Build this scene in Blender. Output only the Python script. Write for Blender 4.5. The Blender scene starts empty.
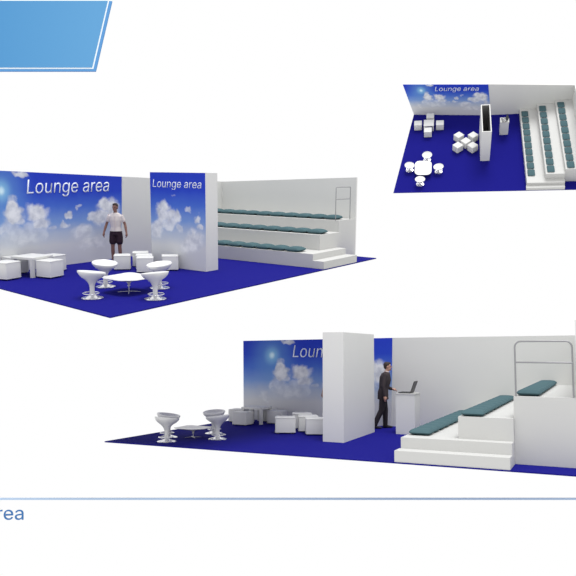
# Three full-size exhibition booths (lounge area, partition, tiered seating) standing in a white space
import bpy, bmesh, math
from mathutils import Vector, Matrix

GEO=[
 dict(W=9.994,D=5.797,H=2.267,G=5.533,xp1=4.938,xp2=5.395,yp1=2.109,yp2=3.969,Hp=2.409,c1=5.660,c2=6.190,cy1=3.940,cy2=4.400,cz=1.030,t1=7.102,t2=7.921,t3=9.051,xR=10.024,z1=0.364,z2=0.778,z3=1.100,zs=0.210,ys1=0.362,ys2=0.664,ys3=0.736,rp=9.736,rz=2.027,rm=1.689,rl=8.864,x0b=0.809,x0t=0.007,dHl=0.203,dHc=-0.185,dHw=0.031,dDl=0.006,dGt=0.097),
 dict(W=10.420,D=6.378,H=2.066,G=5.229,xp1=4.536,xp2=5.024,yp1=2.383,yp2=4.709,Hp=1.956,c1=5.617,c2=6.086,cy1=4.526,cy2=4.958,cz=0.863,t1=6.776,t2=7.678,t3=8.605,xR=9.500,z1=0.302,z2=0.617,z3=0.818,zs=0.210,ys1=0.230,ys2=0.523,ys3=0.624,rp=9.940,rz=2.160,rm=1.800,rl=8.960,x0b=0.870,x0t=0.288,dHl=0.044,dHc=-0.335,dHw=0.000,dDl=0.351,dGt=-0.261),
 dict(W=10.420,D=5.936,H=2.422,G=4.984,xp1=4.477,xp2=4.985,yp1=2.119,yp2=4.404,Hp=2.483,c1=5.570,c2=6.075,cy1=4.252,cy2=4.800,cz=1.008,t1=6.782,t2=7.817,t3=8.820,xR=10.130,z1=0.417,z2=0.830,z3=1.229,zs=0.221,ys1=0.362,ys2=0.647,ys3=0.742,rp=9.885,rz=2.244,rm=1.857,rl=8.861,x0b=0.233,x0t=0.383,dHl=-0.068,dHc=0.041,dHw=0.000,dDl=-0.063,dGt=0.050),
]
POSE=[
 ( [[0.561803, -0.827215, 0.009618], [-0.136791, -0.104355, -0.985088], [0.815884, 0.552109, -0.171782]] , [-3.0508, 0.4948, 11.7778] ),
 ( [[0.976193, 0.145915, -0.160487], [0.01125, -0.772966, -0.634348], [-0.216612, 0.61744, -0.756206]] , [5.6252, -5.0798, 36.6691] ),
 ( [[0.908591, 0.417675, 0.002999], [-0.03536, 0.08407, -0.995832], [-0.416187, 0.904699, 0.091154]] , [-4.1611, 3.4763, 15.5743] ),
]
FOCAL=686.52

# per booth: 0 left, 1 top right, 2 lower right
XL = [(.78, .70), (GEO[1]['x0b'], GEO[1]['x0t']), (.42, .383)]
UV0 = [.5, .2, .1]
PW = [5.03, 5.00, 4.95]
TXT = [(2.56, 5.18, 1.87, .34), (2.08, 4.50, 1.67, .29), (2.03, 4.50, 1.87, .35)]
ROWS = [(.82, .70, .88), (.70, .60, .66), (.74, .68, .88)]
YB = [5.75, 6.18, 5.85]
CX = [.30, .28, .245]; CW = [1.0, .86, 1.02]; CH = [1.2, .7, 1.12]; GAP = [.012, .06, .012]
ZS = [.20, .16, .21]
RAILR = [.012, .012, .016]
RAILX = [.05, 0, 0]; STEPX = [-.22, 0, 0]
SETA = [dict(table=(2.03, 4.95), rot=9, ts=1., s=.95, poufs=[(1.34, 4.93, 9), (2.74, 5.12, 9), (2.10, 4.40, 9), (1.98, 5.545, 0)]),
        dict(table=(1.76, 5.36), rot=0, ts=.86, s=.92, poufs=[(1.15, 5.40, 0), (2.38, 5.35, 0), (1.72, 4.74, 0), (1.83, 6.05, 0)]),
        dict(table=(1.31, 4.98), rot=0, ts=1., s=.98, sz=.86, poufs=[(.66, 5.10, 0), (1.88, 5.14, 0), (1.18, 4.40, 0), (1.35, 5.60, 0)])]
SETB = [dict(s=.87, poufs=[(4.34, 3.64, 45), (3.97, 4.03, 45), (4.66, 4.10, 45), (4.01, 3.27, 45), (4.64, 3.04, 45)]),
        dict(s=.90, poufs=[(3.79, 3.69, 42), (3.42, 4.21, 42), (4.19, 4.17, 42), (3.36, 3.33, 42), (4.15, 3.29, 42)]),
        dict(s=1.1, sz=.94, poufs=[(3.4, 3.80, 26), (2.98, 4.38, 26), (3.85, 4.35, 26), (3.01, 3.25, 26), (3.82, 3.3, 26)])]
SETC = [dict(table=(1.83, 1.50), ts=1.09, tz=1., s=.97, stools=[(.96, 1.59), (1.99, 2.39), (1.63, .55), (2.57, 1.36)]),
        dict(table=(1.53, 1.66), ts=1.10, tz=.8, ty=1.28, s=.96, sz=.64, stools=[(.80, 1.80), (1.72, 2.62), (1.39, .66), (2.34, 1.62)]),
        dict(table=(1.45, 1.43), ts=.95, tz=.74, s=1., stools=[(.89, 1.22), (1.47, 2.34), (1.31, .54), (2.12, 1.42)])]
LAPR = [0, -80, -88]; LAPS = [1, 1., 1.2]
P0 = (4.68, 5.02, -56, .90)
P2 = (3.64, 5.12, 25, 1.0)
PS = (4.93, 5.34, 115, 1.0)
SUN_E = 2.6; SUN_A = 30; SUN_DIR = (.08, 1., .20)
WALL_A = .69; TIER_A = .55; CARPET = (.0095, .0090, .178)
GEO[2]['xR'] = 9.91; GEO[2]['dHw'] = .20; GEO[2]['rp'] = 9.86

# ------------------------------------------------------------------ frames
def m4(pose):
    R, t = pose
    M = Matrix([list(R[0]) + [t[0]], list(R[1]) + [t[1]], list(R[2]) + [t[2]], [0, 0, 0, 1]])
    return M
E3 = m4(POSE[2])
FRAME = [E3.inverted() @ m4(p) for p in POSE]        # each booth's rigid placement in the world
FRAME[2] = Matrix.Identity(4)                        # the lower booth stands level on the world's ground
CAMW = E3.inverted() @ Matrix.Diagonal((1, -1, -1, 1))

SC = bpy.context.scene
COL = SC.collection

# ------------------------------------------------------------------ materials
def new_mat(name):
    m = bpy.data.materials.new(name); m.use_nodes = True
    return m, m.node_tree, m.node_tree.nodes['Principled BSDF']

def plain(name, col, rough=.5, metal=0., noise=0., scale=20., bump=0., spec=.4):
    m, nt, b = new_mat(name)
    b.inputs['Roughness'].default_value = rough
    b.inputs['Metallic'].default_value = metal
    b.inputs['Specular IOR Level'].default_value = spec
    tc = nt.nodes.new('ShaderNodeTexCoord')
    n = nt.nodes.new('ShaderNodeTexNoise'); n.inputs['Scale'].default_value = scale
    n.inputs['Detail'].default_value = 4
    nt.links.new(tc.outputs['Object'], n.inputs['Vector'])
    mix = nt.nodes.new('ShaderNodeMix'); mix.data_type = 'RGBA'
    mix.inputs['A'].default_value = tuple(c * (1 - noise) for c in col) + (1,)
    mix.inputs['B'].default_value = tuple(min(1, c * (1 + noise)) for c in col) + (1,)
    nt.links.new(n.outputs['Fac'], mix.inputs['Factor'])
    nt.links.new(mix.outputs['Result'], b.inputs['Base Color'])
    if bump:
        bp = nt.nodes.new('ShaderNodeBump'); bp.inputs['Strength'].default_value = bump
        bp.inputs['Distance'].default_value = .01
        nt.links.new(n.outputs['Fac'], bp.inputs['Height'])
        nt.links.new(bp.outputs['Normal'], b.inputs['Normal'])
    return m

M = {}
M['wall'] = plain('white_panel', (WALL_A, WALL_A, WALL_A * .97), .7, noise=.01, scale=2, spec=.2)
M['tier'] = plain('white_laminate', (TIER_A, TIER_A, TIER_A * .975), .6, noise=.01, scale=3, spec=.2)
M['carpet'] = plain('blue_carpet', CARPET, .95, noise=.06, scale=60, bump=.3, spec=.05)
M['edge'] = plain('carpet_edge', (.25, .24, .5), .9, noise=.04, spec=.05)
M['cushion'] = plain('teal_fabric', (.066, .122, .138), .9, noise=.12, scale=40, bump=.2, spec=.1)
M['pouf'] = plain('white_leatherette', (.66, .66, .64), .5, noise=.01, scale=8, spec=.3)
M['plastic'] = plain('white_moulded_plastic', (.70, .70, .69), .25, noise=.01, spec=.5)
M['chrome'] = plain('polished_steel', (.8, .8, .82), .15, metal=.85, noise=.02)
M['rail'] = plain('grey_rail_metal', (.30, .30, .31), .35, metal=.4, noise=.03)
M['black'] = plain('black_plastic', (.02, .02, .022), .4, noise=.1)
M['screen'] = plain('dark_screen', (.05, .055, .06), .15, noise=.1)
M['inside_shade'] = plain('inside_shade_grey', (.22, .22, .22), .9, noise=.05, spec=.05)  # dark grey standing in for the shade inside the partition
M['letter'] = plain('pale_lettering', (.80, .85, .95), .6, noise=.01)
M['tab'] = plain('light_blue_board', (.145, .395, .73), .8, noise=.01, scale=.2, spec=0)
nt = M['tab'].node_tree; mx = [n for n in nt.nodes if n.type == 'MIX'][0]; tc = [n for n in nt.nodes if n.type == 'TEX_COORD'][0]
sx = nt.nodes.new('ShaderNodeSeparateXYZ'); mr = nt.nodes.new('ShaderNodeMapRange')
mr.inputs['From Min'].default_value = -6.3; mr.inputs['From Max'].default_value = -4.2
nt.links.new(tc.outputs['Object'], sx.inputs[0]); nt.links.new(sx.outputs['X'], mr.inputs['Value']); nt.links.new(mr.outputs[0], mx.inputs['Factor'])
mx.inputs['A'].default_value = (.098, .305, .585, 1); mx.inputs['B'].default_value = (.130, .355, .635, 1)
M['tabedge'] = plain('mid_blue_board', (.125, .33, .65), .8, noise=.01, spec=0)
M['tabline'] = plain('white_line', (.85, .93, .98), .8, noise=.01, spec=0)
M['rule'] = plain('pale_blue_board', (.47, .60, .78), .8, noise=.01, spec=0)
M['caption'] = plain('slate_blue_letter', (.065, .19, .44), .8, noise=.01, spec=0)
M['skin'] = plain('skin', (.48, .27, .20), .55, noise=.08, scale=12)
M['skin_tan'] = plain('tanned_skin', (.22, .11, .085), .55, noise=.08, scale=12)
M['hair'] = plain('dark_hair', (.035, .022, .018), .7, noise=.4, scale=90)
M['shirt'] = plain('white_shirt_cloth', (.66, .60, .58), .85, noise=.05, scale=25)
M['shorts'] = plain('dark_cloth', (.022, .008, .018), .9, noise=.1, scale=30)
M['suit'] = plain('charcoal_suit_cloth', (.040, .030, .034), .85, noise=.15, scale=60)
M['trousers'] = plain('dark_suit_trousers', (.020, .015, .019), .85, noise=.15, scale=60)
M['shoe'] = plain('dark_shoe_leather', (.015, .012, .014), .4, noise=.1)
M['eye'] = plain('eye', (.05, .04, .04), .2)
M['lip'] = plain('lip', (.35, .12, .11), .5)
M['shirt2'] = plain('pale_collar', (.62, .55, .55), .8)

def sky_print(name, blobs, sun=None):
    """a printed summer sky: blue gradient, pale haze at the foot, clouds; follows the panel's UV map"""
    m, nt, b = new_mat(name)
    N, L = nt.nodes, nt.links
    b.inputs['Roughness'].default_value = .6
    b.inputs['Specular IOR Level'].default_value = .15
    uv = N.new('ShaderNodeUVMap'); uv.uv_map = 'UVMap'
    asp = blobs['aspect']
    st = N.new('ShaderNodeVectorMath'); st.operation = 'MULTIPLY'; st.inputs[1].default_value = (asp, 1, 0)
    L.new(uv.outputs['UV'], st.inputs[0])
    n1 = N.new('ShaderNodeTexNoise'); n1.inputs['Scale'].default_value = 9; n1.inputs['Detail'].default_value = 5
    L.new(st.outputs[0], n1.inputs['Vector'])
    sb = N.new('ShaderNodeVectorMath'); sb.operation = 'SUBTRACT'; sb.inputs[1].default_value = (.5, .5, .5)
    L.new(n1.outputs['Color'], sb.inputs[0])
    sc = N.new('ShaderNodeVectorMath'); sc.operation = 'SCALE'; sc.inputs['Scale'].default_value = .16
    L.new(sb.outputs[0], sc.inputs[0])
    ds = N.new('ShaderNodeVectorMath'); ds.operation = 'ADD'
    L.new(st.outputs[0], ds.inputs[0]); L.new(sc.outputs[0], ds.inputs[1])
    def dist(src, cu, cv, ru, rv):
        a = N.new('ShaderNodeVectorMath'); a.operation = 'SUBTRACT'; a.inputs[1].default_value = (cu * asp, cv, 0)
        L.new(src, a.inputs[0])
        c = N.new('ShaderNodeVectorMath'); c.operation = 'MULTIPLY'; c.inputs[1].default_value = (1 / (ru * asp), 1 / rv, 0)
        L.new(a.outputs[0], c.inputs[0])
        d = N.new('ShaderNodeVectorMath'); d.operation = 'LENGTH'
        L.new(c.outputs[0], d.inputs[0])
        return d.outputs['Value']
    mask = None
    for cu, cv, ru, rv, amp in blobs['b']:
        mr = N.new('ShaderNodeMapRange'); mr.interpolation_type = 'SMOOTHSTEP'
        mr.inputs['From Min'].default_value = 1.25; mr.inputs['From Max'].default_value = .55
        mr.inputs['To Min'].default_value = 0; mr.inputs['To Max'].default_value = amp
        L.new(dist(ds.outputs[0], cu, cv, ru, rv), mr.inputs['Value'])
        if mask is None: mask = mr.outputs[0]
        else:
            mx = N.new('ShaderNodeMath'); mx.operation = 'MAXIMUM'
            L.new(mask, mx.inputs[0]); L.new(mr.outputs[0], mx.inputs[1]); mask = mx.outputs[0]
    sep = N.new('ShaderNodeSeparateXYZ'); L.new(uv.outputs['UV'], sep.inputs[0])
    sd = N.new('ShaderNodeSeparateXYZ'); L.new(ds.outputs[0], sd.inputs[0])
    av = N.new('ShaderNodeMath'); av.operation = 'MULTIPLY_ADD'; av.inputs[1].default_value = .35
    L.new(sd.outputs['Y'], av.inputs[0])
    m65 = N.new('ShaderNodeMath'); m65.operation = 'MULTIPLY'; m65.inputs[1].default_value = .65
    L.new(sep.outputs['Y'], m65.inputs[0]); L.new(m65.outputs[0], av.inputs[2])
    cr = N.new('ShaderNodeValToRGB'); e = cr.color_ramp.elements
    e[0].position = 0; e[0].color = (.68, .68, .68, 1); e[1].position = 1; e[1].color = (.018, .045, .50, 1)
    for p, c in ((.24, (.64, .65, .67)), (.37, (.46, .53, .66)), (.50, (.20, .33, .66)), (.66, (.065, .155, .60)), (.82, (.022, .060, .53))):
        x = e.new(p); x.color = c + (1,)
    L.new(av.outputs[0], cr.inputs[0])
    col = cr.outputs['Color']
    def mixc(a, bcol, fac, mode='MIX'):
        mm = N.new('ShaderNodeMix'); mm.data_type = 'RGBA'; mm.blend_type = mode
        L.new(a, mm.inputs['A'])
        if isinstance(bcol, tuple): mm.inputs['B'].default_value = bcol + (1,)
        else: L.new(bcol, mm.inputs['B'])
        L.new(fac, mm.inputs['Factor']); return mm.outputs['Result']
    if sun:
        for (r, f, c) in ((.22, .38, (.22, .50, .75)), (.075, .6, (.35, .72, .88)), (.028, .9, (.75, .95, 1.))):
            mr = N.new('ShaderNodeMapRange'); mr.interpolation_type = 'SMOOTHERSTEP'
            mr.inputs['From Min'].default_value = 1.0; mr.inputs['From Max'].default_value = 0
            mr.inputs['To Min'].default_value = 0; mr.inputs['To Max'].default_value = f
            L.new(dist(st.outputs[0], sun[0], sun[1], r, r * 2.3), mr.inputs['Value'])
            col = mixc(col, c, mr.outputs[0])
    n2 = N.new('ShaderNodeTexNoise'); n2.inputs['Scale'].default_value = 11; n2.inputs['Detail'].default_value = 6
    L.new(st.outputs[0], n2.inputs['Vector'])
    c2 = N.new('ShaderNodeValToRGB'); c2.color_ramp.elements[0].position = .35; c2.color_ramp.elements[0].color = (.58, .60, .65, 1)
    c2.color_ramp.elements[1].position = .62; c2.color_ramp.elements[1].color = (.86, .87, .88, 1)
    L.new(n2.outputs['Fac'], c2.inputs[0])
    col = mixc(col, c2.outputs['Color'], mask)
    L.new(col, b.inputs['Base Color'])
    return m

WALLB = dict(aspect=2.08, b=[(.325, .57, .050, .10, .95), (.315, .66, .030, .09, .95), (.35, .52, .04, .05, .7),
    (.455, .60, .070, .085, .95), (.47, .49, .055, .09, .85), (.44, .38, .04, .09, .5), (.355, .985, .040, .040, .9),
    (.265, .43, .022, .05, .55), (.215, .30, .035, .06, .5), (.635, .56, .022, .045, .85), (.615, .46, .03, .03, .75), (.54, .44, .02, .03, .4),
    (.705, .66, .026, .02, .55), (.69, .63, .016, .02, .5),
    (.885, .66, .065, .085, .95), (.93, .60, .05, .13, .95), (.86, .52, .07, .11, .9), (.80, .55, .032, .06, .85), (.955, .44, .03, .09, .7),
    (.30, .44, .05, .12, .5), (.42, .42, .05, .12, .5), (.37, .36, .12, .08, .5), (.49, .42, .03, .08, .4), (.73, .36, .07, .10, .7), (.80, .22, .10, .08, .6)])
PARTB = dict(aspect=.80, b=[(.25, .64, .12, .075, .97), (.22, .54, .10, .08, .97), (.35, .55, .12, .06, .9), (.50, .55, .065, .075, .92),
    (.15, .45, .10, .07, .85), (.32, .46, .14, .06, .8), (.54, .42, .05, .05, .6), (.72, .62, .055, .035, .7), (.87, .53, .05, .05, .9), (.90, .44, .055, .035, .85),
    (.77, .34, .07, .09, .85), (.70, .25, .16, .08, .8), (.44, .77, .03, .018, .3), (.08, .38, .09, .06, .7), (.32, .56, .20, .07, .92), (.12, .40, .12, .08, .85), (.40, .50, .14, .08, .8), (.80, .30, .16, .10, .85)])
M['print'] = sky_print('sky_print', WALLB, sun=(.258, .81))
M['print2'] = sky_print('narrow_sky_print', PARTB)

# ------------------------------------------------------------------ mesh tools
class MB:
    def __init__(s): s.v = []; s.f = []
    def add(s, vs, fs):
        b = len(s.v); s.v += [tuple(p) for p in vs]; s.f += [tuple(b + i for i in f) for f in fs]; return s
    def hexa(s, p):   # 4 bottom corners (ccw from above), 4 top corners
        return s.add(p, [(3, 2, 1, 0), (4, 5, 6, 7), (0, 1, 5, 4), (1, 2, 6, 5), (2, 3, 7, 6), (3, 0, 4, 7)])
    def box(s, x0, y0, z0, x1, y1, z1):
        return s.hexa([(x0, y0, z0), (x1, y0, z0), (x1, y1, z0), (x0, y1, z0), (x0, y0, z1), (x1, y0, z1), (x1, y1, z1), (x0, y1, z1)])
    def rings(s, rs, caps=True):
        n = len(rs[0]); b = len(s.v)
        for r in rs: s.v += [tuple(p) for p in r]
        for k in range(len(rs) - 1):
            for i in range(n):
                j = (i + 1) % n
                s.f.append((b + k * n + i, b + k * n + j, b + (k + 1) * n + j, b + (k + 1) * n + i))
        if caps:
            s.f.append(tuple(b + i for i in reversed(range(n)))); s.f.append(tuple(b + (len(rs) - 1) * n + i for i in range(n)))
        return s
    def lathe(s, prof, n=32, warp=None, c=(0, 0)):
        rs = []
        for r, z in prof:
            ring = []
            for i in range(n):
                a = 2 * math.pi * i / n; x, y = r * math.cos(a), r * math.sin(a); zz = z
                if warp: x, y, zz = warp(x, y, zz)
                ring.append((x + c[0], y + c[1], zz))
            rs.append(ring)
        return s.rings(rs)
    def tube(s, pts, r, n=10, closed=False):
        """swept tube; r a number or one per point; rounded ends"""
        P = [Vector(p) for p in pts]; R = list(r) if hasattr(r, '__len__') else [r] * len(P)
        rs = []; up = None
        for k, p in enumerate(P):
            if closed: d = P[(k + 1) % len(P)] - P[k - 1]
            else: d = P[min(k + 1, len(P) - 1)] - P[max(k - 1, 0)]
            d.normalize()
            if up is None:
                up = Vector((0, 0, 1)) if abs(d.z) < .9 else Vector((0, 1, 0))
            a = d.cross(up).normalized(); bb = a.cross(d).normalized(); up = bb
            rs.append([p + (a * math.cos(t) + bb * math.sin(t)) * R[k] for t in [2 * math.pi * i / n for i in range(n)]])
        if closed: rs.append(rs[0]); return s.rings(rs, False)
        def dome(c, ring, sgn, d, rad):
            out = []
            for q in (.5, .85):
                out.append([c + (Vector(v) - c) * math.sqrt(1 - q * q) + d * sgn * rad * q for v in ring])
            return out
        d0 = (P[1] - P[0]).normalized(); d1 = (P[-1] - P[-2]).normalized()
        rs = list(reversed(dome(P[0], rs[0], -1, d0, R[0]))) + rs + dome(P[-1], rs[-1], 1, d1, R[-1])
        return s.rings(rs)
    def ell(s, c, r, n=16, m=10, rot=None):
        rs = []
        for k in range(1, m):
            t = math.pi * k / m
            ring = []
            for i in range(n):
                a = 2 * math.pi * i / n
                v = Vector((r[0] * math.sin(t) * math.cos(a), r[1] * math.sin(t) * math.sin(a), -r[2] * math.cos(t)))
                if rot: v = rot @ v
                ring.append(v + Vector(c))
            rs.append(ring)
        return s.rings(rs)
    def mesh(s, name, smooth=None, bevel=0, seg=2):
        me = bpy.data.meshes.new(name); me.from_pydata(s.v, [], s.f); me.update()
        bm = bmesh.new(); bm.from_mesh(me)
        bmesh.ops.recalc_face_normals(bm, faces=bm.faces)
        if bevel: bmesh.ops.bevel(bm, geom=bm.edges[:], offset=bevel, segments=seg, affect='EDGES', clamp_overlap=True)
        bm.to_mesh(me); bm.free()
        if smooth is not None:
            for p in me.polygons: p.use_smooth = True
            try: me.set_sharp_from_angle(angle=math.radians(smooth))
            except Exception: pass
        return me

def obj(name, me, mat, parent=None, mw=None):
    if isinstance(me, MB): me = me.mesh(name)
    if mat and not me.materials: me.materials.append(M[mat])
    o = bpy.data.objects.new(name, me); COL.objects.link(o)
    if parent: o.parent = parent
    elif mw is not None: o.matrix_world = mw
    return o

def tag(o, label, cat, group=None):
    o['label'] = label; o['category'] = cat
    if group: o['group'] = group
    return o

def thing(name, label, cat, mw, group=None):
    o = bpy.data.objects.new(name, None); COL.objects.link(o); o.empty_display_size = .1
    o.matrix_world = mw
    return tag(o, label, cat, group)

def struct(name, me, mat, mw, label=None):
    o = obj(name, me, mat, None, mw); o['kind'] = 'structure'
    if label: o['label'] = label
    return o

def copy_tree(o, mw, label, group):
    c = o.copy(); COL.objects.link(c); c.matrix_world = mw; c['label'] = label
    if group: c['group'] = group
    def rec(src, dst):
        for ch in list(src.children):
            k = ch.copy(); COL.objects.link(k); k.parent = dst; k.matrix_basis = ch.matrix_basis.copy(); rec(ch, k)
    rec(o, c)
    return c

def T(b, x, y, z=0, rz=0, s=1., sz=None, sy=1.):
    return FRAME[b] @ Matrix.Translation((x, y, z)) @ Matrix.Rotation(math.radians(rz), 4, 'Z') @ Matrix.Diagonal((s, s * sy, sz or s, 1))

def rrect(w, d, r, z, n=5, cx=0, cy=0):
    out = []
    for qx, qy, a0 in ((1, 1, 0), (-1, 1, 90), (-1, -1, 180), (1, -1, 270)):
        for i in range(n + 1):
            a = math.radians(a0 + 90 * i / n)
            out.append((cx + qx * (w / 2 - r) + r * math.cos(a), cy + qy * (d / 2 - r) + r * math.sin(a), z))
    return out

def ui_font():
    import os
    try: return bpy.data.fonts.load(os.path.join(bpy.utils.system_resource('DATAFILES'), 'fonts', 'Inter.woff2'))
    except Exception: return None
FONT = ui_font()

def text_mesh(name, body, x0, x1, zb, cap, shear=.16, depth=.006, bold=0.0, plane='xz'):
    """lettering fitted between x0 and x1 with its capitals cap high, standing on zb"""
    cu = bpy.data.curves.new(name, 'FONT'); cu.body = body; cu.size = 1; cu.font = FONT or cu.font; cu.resolution_u = 4; cu.offset = bold
    ob = bpy.data.objects.new(name, cu); COL.objects.link(ob)
    bpy.context.view_layer.update()
    me = bpy.data.meshes.new_from_object(ob.evaluated_get(bpy.context.evaluated_depsgraph_get()))
    bpy.data.objects.remove(ob)
    xs = [v.co.x for v in me.vertices]; mn, mx = min(xs), max(xs)
    cu2 = bpy.data.curves.new('m', 'FONT'); cu2.body = 'x' if body.islower() else 'L'; cu2.size = 1; cu2.font = FONT or cu2.font
    o2 = bpy.data.objects.new('m', cu2); COL.objects.link(o2); bpy.context.view_layer.update()
    m2 = bpy.data.meshes.new_from_object(o2.evaluated_get(bpy.context.evaluated_depsgraph_get())); bpy.data.objects.remove(o2)
    hh = max(v.co.y for v in m2.vertices)
    bm = bmesh.new(); bm.from_mesh(me)
    g = bmesh.ops.extrude_face_region(bm, geom=bm.faces[:])
    for v in g['geom']:
        if isinstance(v, bmesh.types.BMVert): v.co.z += 1
    bmesh.ops.recalc_face_normals(bm, faces=bm.faces)
    for v in bm.verts:
        x = (v.co.x - mn) / (mx - mn); y = v.co.y / hh * cap
        X = x0 + x * (x1 - x0 - shear * cap) + y * shear
        v.co = Vector((X, -depth * (1 - v.co.z) - .0, zb + y)) if plane == 'xz' else Vector((X, y + zb, depth * v.co.z))
    bmesh.ops.recalc_face_normals(bm, faces=bm.faces)
    bm.to_mesh(me); bm.free(); me.name = name
    return me

def uv_panel(name, quad, thick, n):
    """a thin printed board: quad = bottom-left, bottom-right, top-right, top-left of its face; uv spans the quad"""
    q = [Vector(p) for p in quad]; nn = Vector(n) * thick
    me = bpy.data.meshes.new(name)
    vs = [p - nn for p in q] + [p for p in q]
    fs = [(4, 5, 6, 7), (3, 2, 1, 0), (0, 1, 5, 4), (1, 2, 6, 5), (2, 3, 7, 6), (3, 0, 4, 7)]
    me.from_pydata([tuple(v) for v in vs], [], fs); me.update()
    uvl = me.uv_layers.new(name='UVMap'); uvs = [(0, 0), (1, 0), (1, 1), (0, 1)]
    for p in me.polygons:
        for li in p.loop_indices:
            uvl.data[li].uv = uvs[me.loops[li].vertex_index % 4]
    return me

def words(me, gap_x, name='lettering'):
    """the two words of a line of lettering as two meshes"""
    out = []
    for keep in (0, 1):
        m = me.copy(); bm = bmesh.new(); bm.from_mesh(m)
        bmesh.ops.delete(bm, geom=[v for v in bm.verts if (v.co.x > gap_x) != bool(keep)], context='VERTS')
        bm.to_mesh(m); bm.free(); m.name = name; out.append(m)
    return out

# ------------------------------------------------------------------ furniture prototypes
BOOTH = ['the left booth', 'the top right booth', 'the lower booth']
protos = {}

def make_pouf(mw, label, group):
    t = thing('cube_pouf', label, 'pouf', mw, group)
    b = MB(); w = .46
    b.rings([rrect(w - .03, w - .03, .02, .025, 3), rrect(w, w, .025, .04, 3), rrect(w, w, .025, .41, 3),
             rrect(w - .012, w - .012, .022, .425, 3), rrect(w - .05, w - .05, .02, .432, 3)])
    obj('cushioned_body', b.mesh('cushioned_body', 35), 'pouf', t)
    p = MB()
    for z in (.045, .412):
        p = MB().tube(rrect(w + .002, w + .002, .026, z, 4), .005, 6, closed=True)
        obj('piping', p.mesh('piping', 60), 'pouf', t)
    for sx in (-1, 1):
        for sy in (-1, 1):
            f = MB().lathe([(.02, 0), (.022, .005), (.022, .03)], 10, c=(sx * .17, sy * .17))
            obj('foot', f.mesh('foot', 40), 'black', t)
    return t

def make_square_table(mw, label, group):
    t = thing('square_table', label, 'table', mw, group)
    h = .47; w = .66
    b = MB().rings([rrect(w, w, .012, h - .055, 2), rrect(w, w, .012, h - .006, 2), rrect(w - .012, w - .012, .01, h, 2)])
    obj('tabletop', b.mesh('tabletop', 40), 'pouf', t)
    for sx in (-1, 1):
        for sy in (-1, 1):
            o = .5 * w - .05
            l = MB().box(sx * o - .042, sy * o - .042, 0, sx * o + .042, sy * o + .042, h - .055)
            obj('leg', l.mesh('leg', None, .004), 'pouf', t)
    return t

def make_stool(mw, label, group):
    """bowl shaped stool; its high rim lies towards +Y"""
    t = thing('bowl_stool', label, 'stool', mw, group)
    def warp(x, y, z):
        k = max(0, (z - .34) / .2)
        return x, y, z + k * y * .13
    seat = MB().lathe([(.040, .25), (.058, .27), (.070, .30), (.098, .345), (.150, .393), (.215, .435), (.258, .480), (.277, .515), (.280, .533),
                       (.274, .542), (.262, .538), (.240, .515), (.19, .490), (.12, .475), (.05, .470)], 36, warp)
    obj('bowl_seat', seat.mesh('bowl_seat', 50), 'plastic', t)
    stem = MB().lathe([(.080, .03), (.062, .06), (.052, .10), (.048, .15), (.050, .22), (.058, .28), (.066, .31)], 24)
    obj('stem', stem.mesh('stem', 50), 'plastic', t)
    base = MB().lathe([(.212, 0), (.217, .008), (.200, .018), (.14, .032), (.09, .05), (.05, .07)], 36)
    obj('disc_base', base.mesh('disc_base', 50), 'chrome', t)
    ring = MB().tube([(.16 * math.cos(a), .03 + .16 * math.sin(a), .105) for a in [2 * math.pi * i / 32 for i in range(32)]], .011, 8, closed=True)
    obj('footrest_ring', ring.mesh('footrest_ring', 60), 'chrome', t)
    return t

def make_lounge_table(mw, label, group):
    t = thing('low_lounge_table', label, 'table', mw, group)
    w = .82
    def dish(ring, lift):
        return [(x, y, z + lift * ((x * x + y * y) / (w * w / 4)) * .05) for x, y, z in ring]
    b = MB().rings([rrect(.10, .10, .049, .240, 6), dish(rrect(w * .5, w * .5, .13, .243, 6), 1), dish(rrect(w - .03, w - .03, .21, .250, 6), 1),
                    dish(rrect(w, w, .22, .256, 6), 1), dish(rrect(w - .01, w - .01, .215, .264, 6), 1), dish(rrect(w * .5, w * .5, .13, .262, 6), 1), rrect(.1, .1, .049, .260, 6)])
    obj('tabletop', b.mesh('tabletop', 50), 'plastic', t)
    p = MB().lathe([(.009, .012), (.008, .06), (.010, .13), (.022, .17), (.045, .215), (.060, .243)], 24)
    obj('pedestal', p.mesh('pedestal', 50), 'plastic', t)
    k = MB().lathe([(.022, .125), (.028, .13), (.028, .145), (.022, .15)], 20)
    obj('collar', k.mesh('collar', 50), 'chrome', t)
    f = MB()
    for i in range(4):
        a = math.radians(45 + 90 * i)
        f.tube([(.015 * math.cos(a), .015 * math.sin(a), .025), (.16 * math.cos(a), .16 * math.sin(a), .016), (.21 * math.cos(a), .21 * math.sin(a), .010)], [.007, .006, .005], 8)
    obj('star_base', f.mesh('star_base', 50), 'chrome', t)
    return t

def make_cushion(mw, label, group):
    w, d, h = .42, .50, .10
    b = MB().rings([rrect(w - .10, d - .24, .05, 0, 4), rrect(w - .04, d - .10, .06, .020, 4), rrect(w, d, .065, .048, 4), rrect(w - .02, d - .03, .065, .066, 4),
                    rrect(w - .06, d - .14, .06, .086, 4), rrect(w - .12, d - .26, .05, h, 4), rrect(w - .24, d - .38, .03, h + .008, 4)])
    o = obj('seat_cushion', b.mesh('seat_cushion', 40), 'cushion', None, mw)
    return tag(o, label, 'cushion', group)

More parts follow.
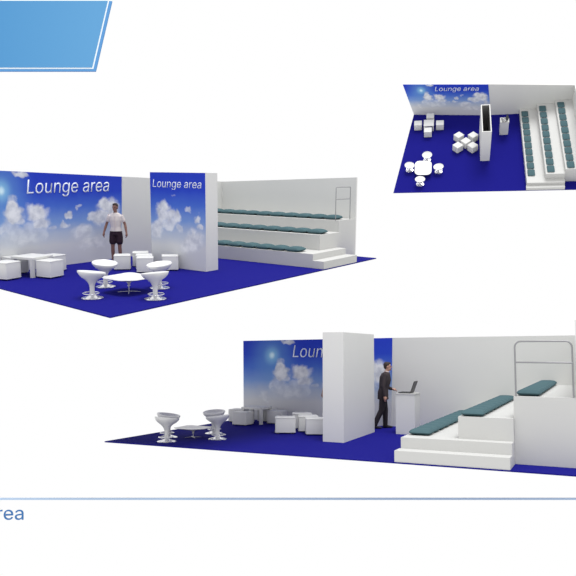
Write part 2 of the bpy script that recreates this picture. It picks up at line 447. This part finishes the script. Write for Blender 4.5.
def make_laptop(mw, label):
    t = thing('laptop', label, 'laptop', mw, 'laptops on the white counters')
    b = MB().rings([rrect(.35, .25, .015, 0, 3), rrect(.355, .255, .018, .008, 3), rrect(.35, .25, .015, .018, 3)])
    bo = obj('keyboard_base', b.mesh('keyboard_base', 40), 'black', t)
    k = MB()
    for r in range(4):
        for c in range(10): k.box(-.15 + c * .03, -.03 + r * .028, .018, -.126 + c * .03, -.008 + r * .028, .021)
    obj('keys', k.mesh('keys'), 'screen', bo)
    a = math.radians(20)
    def lean(x, h, off): return (x, .125 + h * math.sin(a) + off * math.cos(a), .016 + h * math.cos(a) - off * math.sin(a))
    def slab(h0, h1, x, o0, o1):
        return MB().hexa([lean(-x, h0, o0), lean(x, h0, o0), lean(x, h0, o1), lean(-x, h0, o1), lean(-x, h1, o0), lean(x, h1, o0), lean(x, h1, o1), lean(-x, h1, o1)])
    lid = obj('screen_lid', slab(0, .25, .175, 0, .012).mesh('screen_lid', None, .003), 'black', t)
    obj('display', slab(.018, .235, .16, -.002, .001).mesh('display'), 'screen', lid)
    return t

# ------------------------------------------------------------------ people
def remeshed(name, mb, voxel, smooth=3):
    me = mb.mesh(name + '_raw'); o = bpy.data.objects.new(name, me); COL.objects.link(o)
    r = o.modifiers.new('r', 'REMESH'); r.mode = 'VOXEL'; r.voxel_size = voxel
    s = o.modifiers.new('s', 'SMOOTH'); s.iterations = smooth; s.factor = .5
    bpy.context.view_layer.update()
    out = bpy.data.meshes.new_from_object(o.evaluated_get(bpy.context.evaluated_depsgraph_get()))
    bpy.data.objects.remove(o); bpy.data.meshes.remove(me)
    for p in out.polygons: p.use_smooth = True
    out.materials.clear(); out.name = name
    return out

def ring_e(c, rx, ry, n=20, lean=0.):
    return [(c[0] + rx * math.cos(t), c[1] + ry * math.sin(t), c[2] + lean * ry * math.sin(t)) for t in [2 * math.pi * i / n for i in range(n)]]

def make_person(mw, label, pose):
    """faces -Y. pose gives joints: hip, chest, neck, head, per side shoulder, elbow, wrist, knee, ankle, toe direction"""
    J = pose
    t = thing('person', label, 'person', mw, pose.get('group'))
    hip, chest, neck, head = [Vector(J[k]) for k in ('hip', 'chest', 'neck', 'head')]
    def torso(mb, g, z0f=0.0, flare=0.):
        lo = hip + Vector((0, 0, -.06))
        pts = [(lo, .155, .105), (hip + Vector((0, 0, .03)), .165, .115), (hip.lerp(chest, .4), .140, .100), (hip.lerp(chest, .75), .158, .112), (chest, .175, .118),
               (chest + Vector((0, 0, .10)), .178, .105), (chest.lerp(neck, .72) + Vector((0, 0, .02)), .130, .08), (chest.lerp(neck, .95), .065, .06)]
        mb.rings([ring_e(p, rx + g, ry + g) for p, rx, ry in pts])
    body = MB(); torso(body, -.012)
    body.tube([chest.lerp(neck, .8), neck, head + Vector((0, .01, -.06))], [.062, .054, .052], 14)
    # head: skull, jaw, nose, ears, brow
    hd = Matrix.Rotation(math.radians(J.get('head_turn', 0)), 3, 'Z')
    def H(x, y, z): return head + hd @ Vector((x, y, z))
    body.ell(H(0, .012, .03), (.074, .094, .098), rot=hd); body.ell(H(0, -.022, -.045), (.054, .064, .068), rot=hd)
    body.tube([H(0, -.088, .020), H(0, -.108, -.018)], [.009, .014], 8)
    for sx in (-1, 1):
        body.ell(H(sx * .076, .012, -.004), (.011, .020, .032), 8, 6, rot=hd)
        body.ell(H(sx * .03, -.076, .03), (.022, .010, .007), 8, 6, rot=hd)
    body.ell(H(0, -.078, -.083), (.022, .016, .014), 8, 6, rot=hd)
    sleeves, legsm, cuffs = [], [], []
    for sd in ('L', 'R'):
        S, E, W, F = [Vector(v) for v in J['arm' + sd]]       # shoulder, elbow, wrist, fingertip direction point
        K0, K, A, Tt = [Vector(v) for v in J['leg' + sd]]     # hip joint, knee, ankle, toe
        body.tube([S + (chest - S) * .25, S, S.lerp(E, .5), E, E.lerp(W, .35), W], [.045, .050, .044, .038, .040, .026], 14)
        # hand
        fd = (F - W).normalized(); body.tube([W, W + fd * .045, W + fd * .085], [.024, .034, .034], 12)
        side = fd.cross(Vector((0, 1, 0)) if abs(fd.y) < .7 else Vector((0, 0, 1))).normalized()
        acr = Vector(J.get('across' + sd, (0, 1, 0))); acr = (acr - fd * acr.dot(fd)).normalized(); pal = fd.cross(acr)
        inw = Vector(((-1 if S.x > 0 else 1), 0, 0)); pal = pal if pal.dot(inw) > 0 else -pal
        for q, ln in ((-.026, .062), (-.009, .075), (.009, .070), (.025, .055)):
            b0 = W + fd * .085 + acr * q
            body.tube([b0 - fd * .02, b0 + fd * ln * .45 + pal * .004, b0 + fd * ln * .8 + pal * .018, b0 + fd * ln * .95 + pal * .034], [.0105, .0100, .0092, .0080], 8)
        tb = W + fd * .03 - acr * .026
        body.tube([tb, tb - acr * .028 + fd * .026, tb - acr * .030 + fd * .055 + pal * .014], [.013, .0115, .0095], 8)
        # leg and foot
        body.tube([K0 + Vector((0, 0, .03)), K0.lerp(K, .3), K, K.lerp(A, .3), A], [.086, .082, .054, .056, .036], 16)
        fo = (Tt - A); fo.z = 0; fo.normalize()
        body.tube([A - fo * .035 + Vector((0, 0, -.05)), A + fo * .05 + Vector((0, 0, -.045)), A + fo * .15 + Vector((0, 0, -.06))], [.036, .036, .026], 12)
    b = obj('body', remeshed('body', body, .0075, 3), J['skin'], t)
    # shoes
    for sd in ('L', 'R'):
        K0, K, A, Tt = [Vector(v) for v in J['leg' + sd]]; fo = (Tt - A); fo.z = 0; fo.normalize(); g = A.z - .088
        s = MB(); s.tube([A - fo * .04 + Vector((0, 0, -.05)), A + fo * .04 + Vector((0, 0, -.05)), A + fo * .12 + Vector((0, 0, -.062)), A + fo * .175 + Vector((0, 0, -.066))], [.043, .045, .036, .028], 12)
        s.tube([A + Vector((0, 0, -.05)), A + Vector((0, 0, -.01))], [.045, .042], 12)
        me = remeshed('shoe', s, .008, 2)
        for v in me.vertices: v.co.z = max(v.co.z, g)
        obj('shoe', me, 'shoe', t)
    # hair
    hr = MB(); hr.ell(H(0, .026, .050), (.080, .094, .088), rot=hd); hr.ell(H(0, .062, .0), (.068, .05, .065), rot=hd); hr.ell(H(0, -.045, .098), (.055, .04, .03), rot=hd)
    obj('hair', remeshed('hair', hr, .009, 2), 'hair', t)
    for sx in (-1, 1):
        obj('eye', MB().ell(H(sx * .029, -.079, .012), (.012, .006, .006), 8, 6, rot=hd).mesh('eye', 60), 'eye', t)
    obj('mouth', MB().ell(H(0, -.090, -.055), (.022, .006, .006), 8, 6, rot=hd).mesh('mouth', 60), 'lip', t)
    # clothes
    if J['kind'] == 'casual':
        s = MB(); torso(s, .012)
        for sd in ('L', 'R'):
            S, E, W, F = [Vector(v) for v in J['arm' + sd]]
            s.tube([S + (chest - S) * .25, S + Vector((0, 0, -.01)), S.lerp(E, .55)], [.055, .062, .060], 14)
        so = obj('shirt', remeshed('shirt', s, .011, 3), 'shirt', t)
        c = MB().tube([chest.lerp(neck, .93) + Vector((.062 * math.cos(a), .056 * math.sin(a) - .002, .012 + .015 * math.sin(a))) for a in [2 * math.pi * i / 20 for i in range(20)]], .012, 8, closed=True)
        obj('collar', c.mesh('collar', 60), 'shirt', so)
        pk = MB().box(-.012, chest.y - .138, hip.z + .03, .012, chest.y - .128, chest.z + .10)
        obj('button_placket', pk.mesh('button_placket', None, .002), 'shirt2', so)
        h = MB(); h.rings([ring_e(hip + Vector((0, 0, -.10)), .172, .125), ring_e(hip, .182, .130), ring_e(hip + Vector((0, 0, .06)), .166, .118)])
        for sd in ('L', 'R'):
            K0, K, A, Tt = [Vector(v) for v in J['leg' + sd]]
            h.tube([K0, K0.lerp(K, .3), K0.lerp(K, .62)], [.095, .104, .104], 16)
        obj('shorts', remeshed('shorts', h, .011, 2), 'shorts', t)
    else:
        s = MB(); torso(s, .026)
        s.rings([ring_e(hip + Vector((0, 0, -.16)), .192, .148), ring_e(hip + Vector((0, 0, .02)), .190, .142), ring_e(hip.lerp(chest, .4), .168, .126)])
        for sd in ('L', 'R'):
            S, E, W, F = [Vector(v) for v in J['arm' + sd]]
            s.tube([S + (chest - S) * .25, S, S.lerp(E, .5), E, E.lerp(W, .5), E.lerp(W, .93)], [.066, .074, .064, .056, .052, .044], 14)
        so = obj('suit_jacket', remeshed('suit_jacket', s, .011, 3), 'suit', t)
        c = MB().tube([chest.lerp(neck, .95) + Vector((.062 * math.cos(a), .058 * math.sin(a), .020 + .02 * math.sin(a))) for a in [2 * math.pi * i / 20 for i in range(20)]], .014, 8, closed=True)
        obj('shirt_collar', c.mesh('shirt_collar', 60), 'shirt2', t)
        lp = MB().tube([chest.lerp(neck, .85) + Vector((-.05, -.075, 0)), chest + Vector((-.03, -.145, .0)), hip + Vector((0, -.148, .12))], [.016, .02, .012], 8)
        lp.tube([chest.lerp(neck, .85) + Vector((.05, -.075, 0)), chest + Vector((.03, -.145, .0)), hip + Vector((0, -.148, .12))], [.016, .02, .012], 8)
        obj('lapel', lp.mesh('lapel', 60), 'suit', so)
        h = MB(); h.rings([ring_e(hip + Vector((0, 0, -.10)), .168, .122), ring_e(hip, .178, .126), ring_e(hip + Vector((0, 0, .06)), .166, .118)])
        for sd in ('L', 'R'):
            K0, K, A, Tt = [Vector(v) for v in J['leg' + sd]]
            h.tube([K0, K0.lerp(K, .35), K, K.lerp(A, .5), A + Vector((0, 0, -.03))], [.095, .098, .076, .070, .064], 16)
        obj('trousers', remeshed('trousers', h, .011, 2), 'trousers', t)
    return t

def standing_pose(group):
    return dict(kind='casual', skin='skin_tan', group=group, hip=(0, 0, .93), chest=(0, 0, 1.28), neck=(0, -.01, 1.50), head=(0, -.03, 1.64), head_turn=-14,
        armL=[(.175, 0, 1.41), (.27, .02, 1.14), (.32, -.05, .91), (.33, -.08, .75)], armR=[(-.175, 0, 1.41), (-.28, .02, 1.14), (-.34, -.05, .92), (-.36, -.08, .76)],
        legL=[(.095, 0, .88), (.10, -.01, .49), (.11, .015, .088), (.15, -.2, .03)], legR=[(-.095, 0, .88), (-.105, -.01, .49), (-.115, .015, .088), (-.15, -.2, .03)])

def suit_pose():
    return dict(kind='suit', skin='skin', hip=(0, .0, .93), chest=(0, -.05, 1.28), neck=(0, -.10, 1.50), head=(0, -.135, 1.635), head_turn=0,
        armL=[(.20, -.05, 1.42), (.25, .0, 1.14), (.22, -.27, 1.03), (.20, -.42, 1.00)], armR=[(-.20, -.04, 1.42), (-.25, .03, 1.13), (-.25, .0, .87), (-.25, -.03, .72)],
        acrossL=(1, 0, 0),
        legL=[(.095, 0, .88), (.10, -.07, .49), (.11, -.07, .088), (.12, -.3, .03)], legR=[(-.095, 0, .88), (-.10, .06, .48), (-.115, .26, .095), (-.12, .05, .03)])

# ------------------------------------------------------------------ booths
def ordinal(i): return ['first', 'second', 'third', 'fourth', 'fifth', 'sixth', 'seventh', 'eighth', 'ninth', 'tenth'][i]

def booth(b):
    g = GEO[b]; F = FRAME[b]; X = lambda k: g[k]; nm = BOOTH[b]
    D, Hh, G, W, xR = X('D'), X('H'), X('G'), X('W'), X('xR')
    wt = .06
    x0b, x0t = XL[b]
    # carpet slab
    fl = MB().hexa([(0, 0, -.025), (W, 0, -.025), (W, D + wt, -.025), (X('x0b'), D + X('dDl') + wt, -.025), (0, 0, 0), (W, 0, 0), (W, D + wt, 0), (X('x0b'), D + X('dDl') + wt, 0)])
    struct('floor', fl.mesh('floor'), 'carpet', F, 'blue carpet of ' + nm)
    Dl = D + X('dDl')
    k = (G - x0b) / (xR - x0b)
    Dm = D      # wall line bends gently at the end of the print
    HcL, HcG, HcR = Hh + X('dHl'), Hh, Hh + X('dHc')
    gt = G + X('dGt')
    wall = MB()
    a = [(x0b, Dl, 0), (G, Dm, 0), (xR + wt, D, 0)]; tp = [(x0t, Dl, HcL), (gt, Dm, HcG), (xR + wt, D, HcR)]
    vs = a + tp + [(x, y + wt, z) for x, y, z in a] + [(x, y + wt, z) for x, y, z in tp]
    wall.add(vs, [(0, 1, 4, 3), (1, 2, 5, 4), (7, 6, 9, 10), (8, 7, 10, 11), (3, 4, 10, 9), (4, 5, 11, 10), (1, 0, 6, 7), (2, 1, 7, 8), (0, 3, 9, 6), (5, 2, 8, 11)])
    struct('wall_back', wall.mesh('wall_back'), 'wall', F, 'white back wall of ' + nm)
    yw = X('ys3')
    wr = MB().hexa([(xR, yw, 0), (xR + wt, yw, 0), (xR + wt, D, 0), (xR, D, 0), (xR, yw, Hh + X('dHw')), (xR + wt, yw, Hh + X('dHw')), (xR + wt, D, HcR), (xR, D, HcR)])
    struct('wall_right', wr.mesh('wall_right'), 'wall', F, 'white side wall of ' + nm)
    # big sky print
    e = .004; t = .02
    quad = [(x0b, Dl - t - e, .0), (G, Dm - t - e, .0), (gt, Dm - t - e, HcG), (x0t, Dl - t - e, HcL)]
    gp = thing('wall_graphic', 'wide blue sky print on the back wall of ' + nm, 'wall print', F, 'wide sky prints on the back walls')
    me = uv_panel('printed_panel', quad, t, (0, -1, 0))
    # map uv to the print's own width
    uvl = me.uv_layers['UVMap'].data; u0 = UV0[b]
    for p in me.polygons:
        for li in p.loop_indices:
            vx = me.vertices[me.loops[li].vertex_index].co
            uvl[li].uv = ((1 - (G - (vx.x if vx.z < .1 else vx.x + (G - gt))) / PW[b]), uvl[li].uv[1])
    obj('printed_panel', me, 'print', gp)
    tx = TXT[b]
    lm = text_mesh('lettering', 'Lounge area', tx[0], tx[1], tx[2], tx[3], bold=-.003)
    for wm in words(lm, tx[0] + (tx[1] - tx[0]) * .622):
        for v in wm.vertices: v.co.y += Dm - t - e - .006 + (Dl - Dm) * max(0, (gt - v.co.x) / (gt - x0t))
        obj('lettering', wm, 'letter', gp)
    # partition: a hollow box, open at the top
    x1, x2, y1, y2, hp = X('xp1'), X('xp2'), X('yp1'), X('yp2'), X('Hp')
    pt = thing('partition_box', ('tall white hollow partition with a narrow sky print in ' if b == 0 else 'tall white hollow partition standing in the middle of ') + nm, 'partition', F @ Matrix.Translation((x1, y1, 0)), 'partition boxes')
    w, d, th = x2 - x1, y2 - y1, .05
    for bx in ((0, 0, 0, w, th, hp), (0, d - th, 0, w, d, hp)):
        obj('end_panel', MB().box(*bx).mesh('end_panel', None, .002), 'wall', pt)
    for bx in ((0, th, 0, th, d - th, hp), (w - th, th, 0, w, d - th, hp)):
        obj('side_panel', MB().box(*bx).mesh('side_panel', None, .002), 'wall', pt)
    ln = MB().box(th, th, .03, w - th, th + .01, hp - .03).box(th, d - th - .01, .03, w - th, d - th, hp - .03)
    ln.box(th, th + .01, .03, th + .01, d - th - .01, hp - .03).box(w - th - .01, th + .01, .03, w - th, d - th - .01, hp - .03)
    obj('inner_shade_boards', ln.mesh('inner_shade_boards'), 'inside_shade', pt)  # added boards, coloured dark to paint in the shade within the hollow box
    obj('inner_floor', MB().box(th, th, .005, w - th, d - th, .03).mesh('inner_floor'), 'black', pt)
    if b == 0:
        pr = obj('printed_panel', uv_panel('printed_panel', [(-.004, d, .01), (-.004, 0, .01), (-.004, 0, hp), (-.004, d, hp)], .004, (-1, 0, 0)), 'print2', pt)
        cp = .080 * hp
        l2 = text_mesh('lettering', 'Lounge area', .05 * d, .945 * d, .845 * hp, cp, bold=-.003)
        for wm in words(l2, .05 * d + .895 * d * .622):
            for v in wm.vertices:
                xx, yy, zz = v.co; v.co = Vector((-.008 + yy * .3, d - xx, zz))
            obj('lettering', wm, 'letter', pr)
    # tiered seating
    t1, t2, t3 = X('t1'), X('t2'), X('t3'); z1, z2, z3, zs = X('z1'), X('z2'), X('z3'), ZS[b]
    tr = thing('tiered_seating', 'white three-tier grandstand seating block with front steps in ' + nm, 'seating', F @ Matrix.Translation((t1, 0, 0)), 'tiered seating blocks')
    B0 = lambda a0, b0, c0, a1, b1, c1: MB().box(a0 - t1, b0, c0, a1 - t1, b1, c1)
    bk = D - .002; s1, s2, s3 = X('ys1'), X('ys2'), X('ys3')
    ol = [(t1, s1), (t3 + STEPX[b], s1), (t3 + STEPX[b], s2), (t2, s2), (t2, bk), (t1, bk)]
    obj('tier', MB().rings([[(x - t1, y, z) for x, y in ol] for z in (0, z1)]).mesh('tier', None, .004), 'tier', tr)
    obj('tier', B0(t2, s2, 0, t3, bk, z2).mesh('tier', None, .004), 'tier', tr)
    obj('tier', B0(t3, s3, 0, xR - .002, bk, z3).mesh('tier', None, .004), 'tier', tr)
    obj('step', B0(t1 - .03, .012, 0, t3 + STEPX[b], s1, zs).mesh('step', None, .004), 'tier', tr)
    if b != 1:
        rl, rp, rz, rm = X('rl') + RAILX[b], min(X('rp'), xR - .06), X('rz'), X('rm'); yy = s3 + .03; rr = .11 if b == 2 else .03
        pts = [(rl, yy, z3)]
        for i in range(6):
            a = math.radians(180 - 90 * i / 5); pts.append((rl + rr + rr * math.cos(a), yy, rz - rr + rr * math.sin(a)))
        for i in range(6):
            a = math.radians(90 - 90 * i / 5); pts.append((rp - rr + rr * math.cos(a), yy, rz - rr + rr * math.sin(a)))
        pts.append((rp, yy, z3))
        rail = MB().tube([(x - t1, y, z) for x, y, z in pts], RAILR[b], 8)
        ro = obj('guard_rail', rail.mesh('guard_rail', 50), 'rail', tr)
        obj('crossbar', MB().tube([(rl - t1, yy, rm), (rp - t1, yy, rm)], RAILR[b], 8).mesh('crossbar', 50), 'rail', ro)
    # cushions
    ends = ROWS[b]
    for r, (tt, zz, pitch, nmr) in enumerate(((t1, z1, t2 - t1, 'lowest'), (t2, z2, t3 - t2, 'middle'), (t3, z3, t3 - t2, 'top'))):
        ya, yb = ends[r], YB[b]; n = 10; st = (yb - ya) / n
        for i in range(n):
            cx = tt + CX[b] * pitch; cy = ya + (i + .5) * st
            lab = 'teal seat cushion, %s from front, %s row, in %s' % (ordinal(i), nmr, nm)
            mw = F @ Matrix.Translation((cx, cy, zz + .001)) @ Matrix.Diagonal((CW[b], (st - GAP[b]) / .50, CH[b], 1))
            grp = 'teal cushions on the seating tiers'
            if 'cushion' not in protos: protos['cushion'] = make_cushion(mw, lab, grp)
            else: copy_tree(protos['cushion'], mw, lab, grp)

def place(kind, fn, mw, label, group):
    if kind in protos: return copy_tree(protos[kind], mw, label, group)
    protos[kind] = fn(mw, label, group); return protos[kind]

for b in range(3): booth(b)

for b in range(3):
    nm = BOOTH[b]; A = SETA[b]; s = A['s']
    place('sqtable', make_square_table, T(b, *A['table'], 0, A['rot'], A['ts']), 'white square table among four cube poufs in ' + nm, 'square white tables')
    for (x, y, r), wh in zip(A['poufs'], ('left of', 'right of', 'in front of', 'behind')):
        place('pouf', make_pouf, T(b, x, y, 0, r, s, A.get('sz')), 'white cube pouf %s the square table in %s' % (wh, nm), 'white cube poufs')
    for (x, y, r), wh in zip(SETB[b]['poufs'], ('in the middle of five beside partition', 'back left of five beside partition', 'back right of five beside partition', 'front left of five beside partition', 'front right of five beside partition')):
        place('pouf', make_pouf, T(b, x, y, 0, r, SETB[b]['s'], SETB[b].get('sz')), 'white cube pouf %s in %s' % (wh, nm), 'white cube poufs')
    C = SETC[b]
    place('lounge', make_lounge_table, T(b, *C['table'], 0, 0, C['ts'], C.get('tz'), C.get('ty', 1.)), 'low white rounded table among bowl stools in ' + nm, 'low rounded tables')
    for (x, y), wh in zip(C['stools'], ('left of', 'behind', 'in front of', 'right of')):
        dx, dy = x - C['table'][0], y - C['table'][1]
        rz = math.degrees(math.atan2(dy, dx)) - 90
        place('stool', make_stool, T(b, x, y, 0, rz, C['s'], C.get('sz')), 'white bowl stool %s the low rounded table in %s' % (wh, nm), 'white bowl stools')

# counters with laptops (seen in the top right and the lower booth)
for b in (2, 1):
    g = GEO[b]; w, d, h = g['c2'] - g['c1'], g['cy2'] - g['cy1'], g['cz']
    def mk(mw, label, group, w=w, d=d, h=h):
        t = thing('display_counter', label, 'counter', mw, group)
        obj('cabinet', MB().box(.01, .01, .03, w - .01, d - .01, h - .035).mesh('cabinet', None, .004), 'wall', t)
        obj('counter_top', MB().box(0, 0, h - .035, w, d, h).mesh('counter_top', None, .004), 'tier', t)
        obj('plinth', MB().box(.012, .012, 0, w - .012, d - .012, .03).mesh('plinth'), 'wall', t)
        return t
    mk(FRAME[b] @ Matrix.Translation((g['c1'], g['cy1'], 0)), 'tall white box counter carrying a laptop in ' + BOOTH[b], 'white laptop counters')
    lab = 'open black laptop on the white counter in ' + BOOTH[b]
    mw = T(b, (g['c1'] + g['c2']) / 2 - .04, (g['cy1'] + g['cy2']) / 2 - .02, h + .001, LAPR[b], LAPS[b])
    if 'laptop' in protos: copy_tree(protos['laptop'], mw, lab, 'laptops on the white counters')
    else: protos['laptop'] = make_laptop(mw, lab)

gr = 'people in white shirt and shorts'
p0 = make_person(T(0, *P0[:2], 0, P0[2], P0[3]), 'person in white short-sleeved shirt and dark shorts standing in the left booth', standing_pose(gr))
copy_tree(p0, T(2, *P2[:2], 0, P2[2], P2[3]), 'person in short sleeves mostly hidden behind the partition in the lower booth', gr)
make_person(T(2, *PS[:2], 0, PS[2], PS[3]), 'person in dark suit stepping up to the laptop counter in the lower booth', suit_pose())

# ------------------------------------------------------------------ the sheet's own boards: blue tab, rule and title, standing in one upright plane
DB = 15.0; fb = DB / FOCAL
BM = CAMW @ Matrix.Translation((0, 0, -DB))
def P2D(x, y): return ((x - 288) * fb, (288 - y) * fb)
def slabxy(pts, z0, z1):
    q = [P2D(*p) for p in pts]; n = len(q)
    return MB().rings([[(x, y, z0) for x, y in q], [(x, y, z1) for x, y in q]])
tb = thing('title_board', 'light blue slanted sign board with thin white outline at the upper left', 'sign board', BM)
obj('edge_panel', slabxy([(-60, 1), (-60, 71.3), (95.6, 71.3), (112, 1)], -.04, 0).mesh('edge_panel', None, .002), 'tabedge', tb)
obj('outline', slabxy([(-58, 1.1), (-58, 69.0), (93.4, 69.0), (109.2, 1.1)], 0, .004).mesh('outline'), 'tabline', tb)
obj('face_panel', slabxy([(-57, 1.0), (-57, 67.6), (92.2, 67.6), (107.8, 1.0)], .004, .012).mesh('face_panel'), 'tab', tb)
ru = obj('ruled_strip', slabxy([(-40, 498.0), (-40, 500.0), (640, 500.0), (640, 498.0)], -.02, 0).mesh('ruled_strip'), 'rule', None, BM)
tag(ru, 'long thin pale blue horizontal strip running below the lower booth', 'strip')
x0, yb_ = P2D(-14.2, 519.5); x1, _ = P2D(23.6, 520)
cm = text_mesh('caption_lettering', 'area', x0, x1, yb_, 9.7 * fb, 0, .02, .0, plane='xy')
tag(obj('caption_lettering', cm, 'caption', None, BM), 'slate blue lettering below the thin strip at the lower left edge', 'lettering')

# ------------------------------------------------------------------ light, sky, camera
w = bpy.data.worlds.new('white_sky'); SC.world = w; w.use_nodes = True
bg = w.node_tree.nodes['Background']; bg.inputs[0].default_value = (1, 1, 1, 1); bg.inputs[1].default_value = 1.0
sun = bpy.data.lights.new('overhead_sun', 'SUN'); sun.energy = SUN_E; sun.angle = math.radians(SUN_A); sun.color = (1, 1, 1)
so = bpy.data.objects.new('overhead_sun', sun); COL.objects.link(so)
upc = Vector(SUN_DIR).normalized()                     # towards the sun, camera-levelled axes: right, up, back
dirw = (CAMW.to_3x3() @ upc).normalized()
so.rotation_euler = dirw.to_track_quat('Z', 'Y').to_euler(); so.location = dirw * 40

cam = bpy.data.cameras.new('camera'); co = bpy.data.objects.new('camera', cam); COL.objects.link(co)
co.matrix_world = CAMW; cam.sensor_width = 36; cam.lens = FOCAL / 576 * 36; cam.clip_end = 500
SC.camera = co
vs = SC.view_settings; SC.display_settings.display_device = 'sRGB'
vs.view_transform = 'Standard'; vs.look = 'None'; vs.exposure = 0; vs.gamma = 1; vs.use_curve_mapping = False
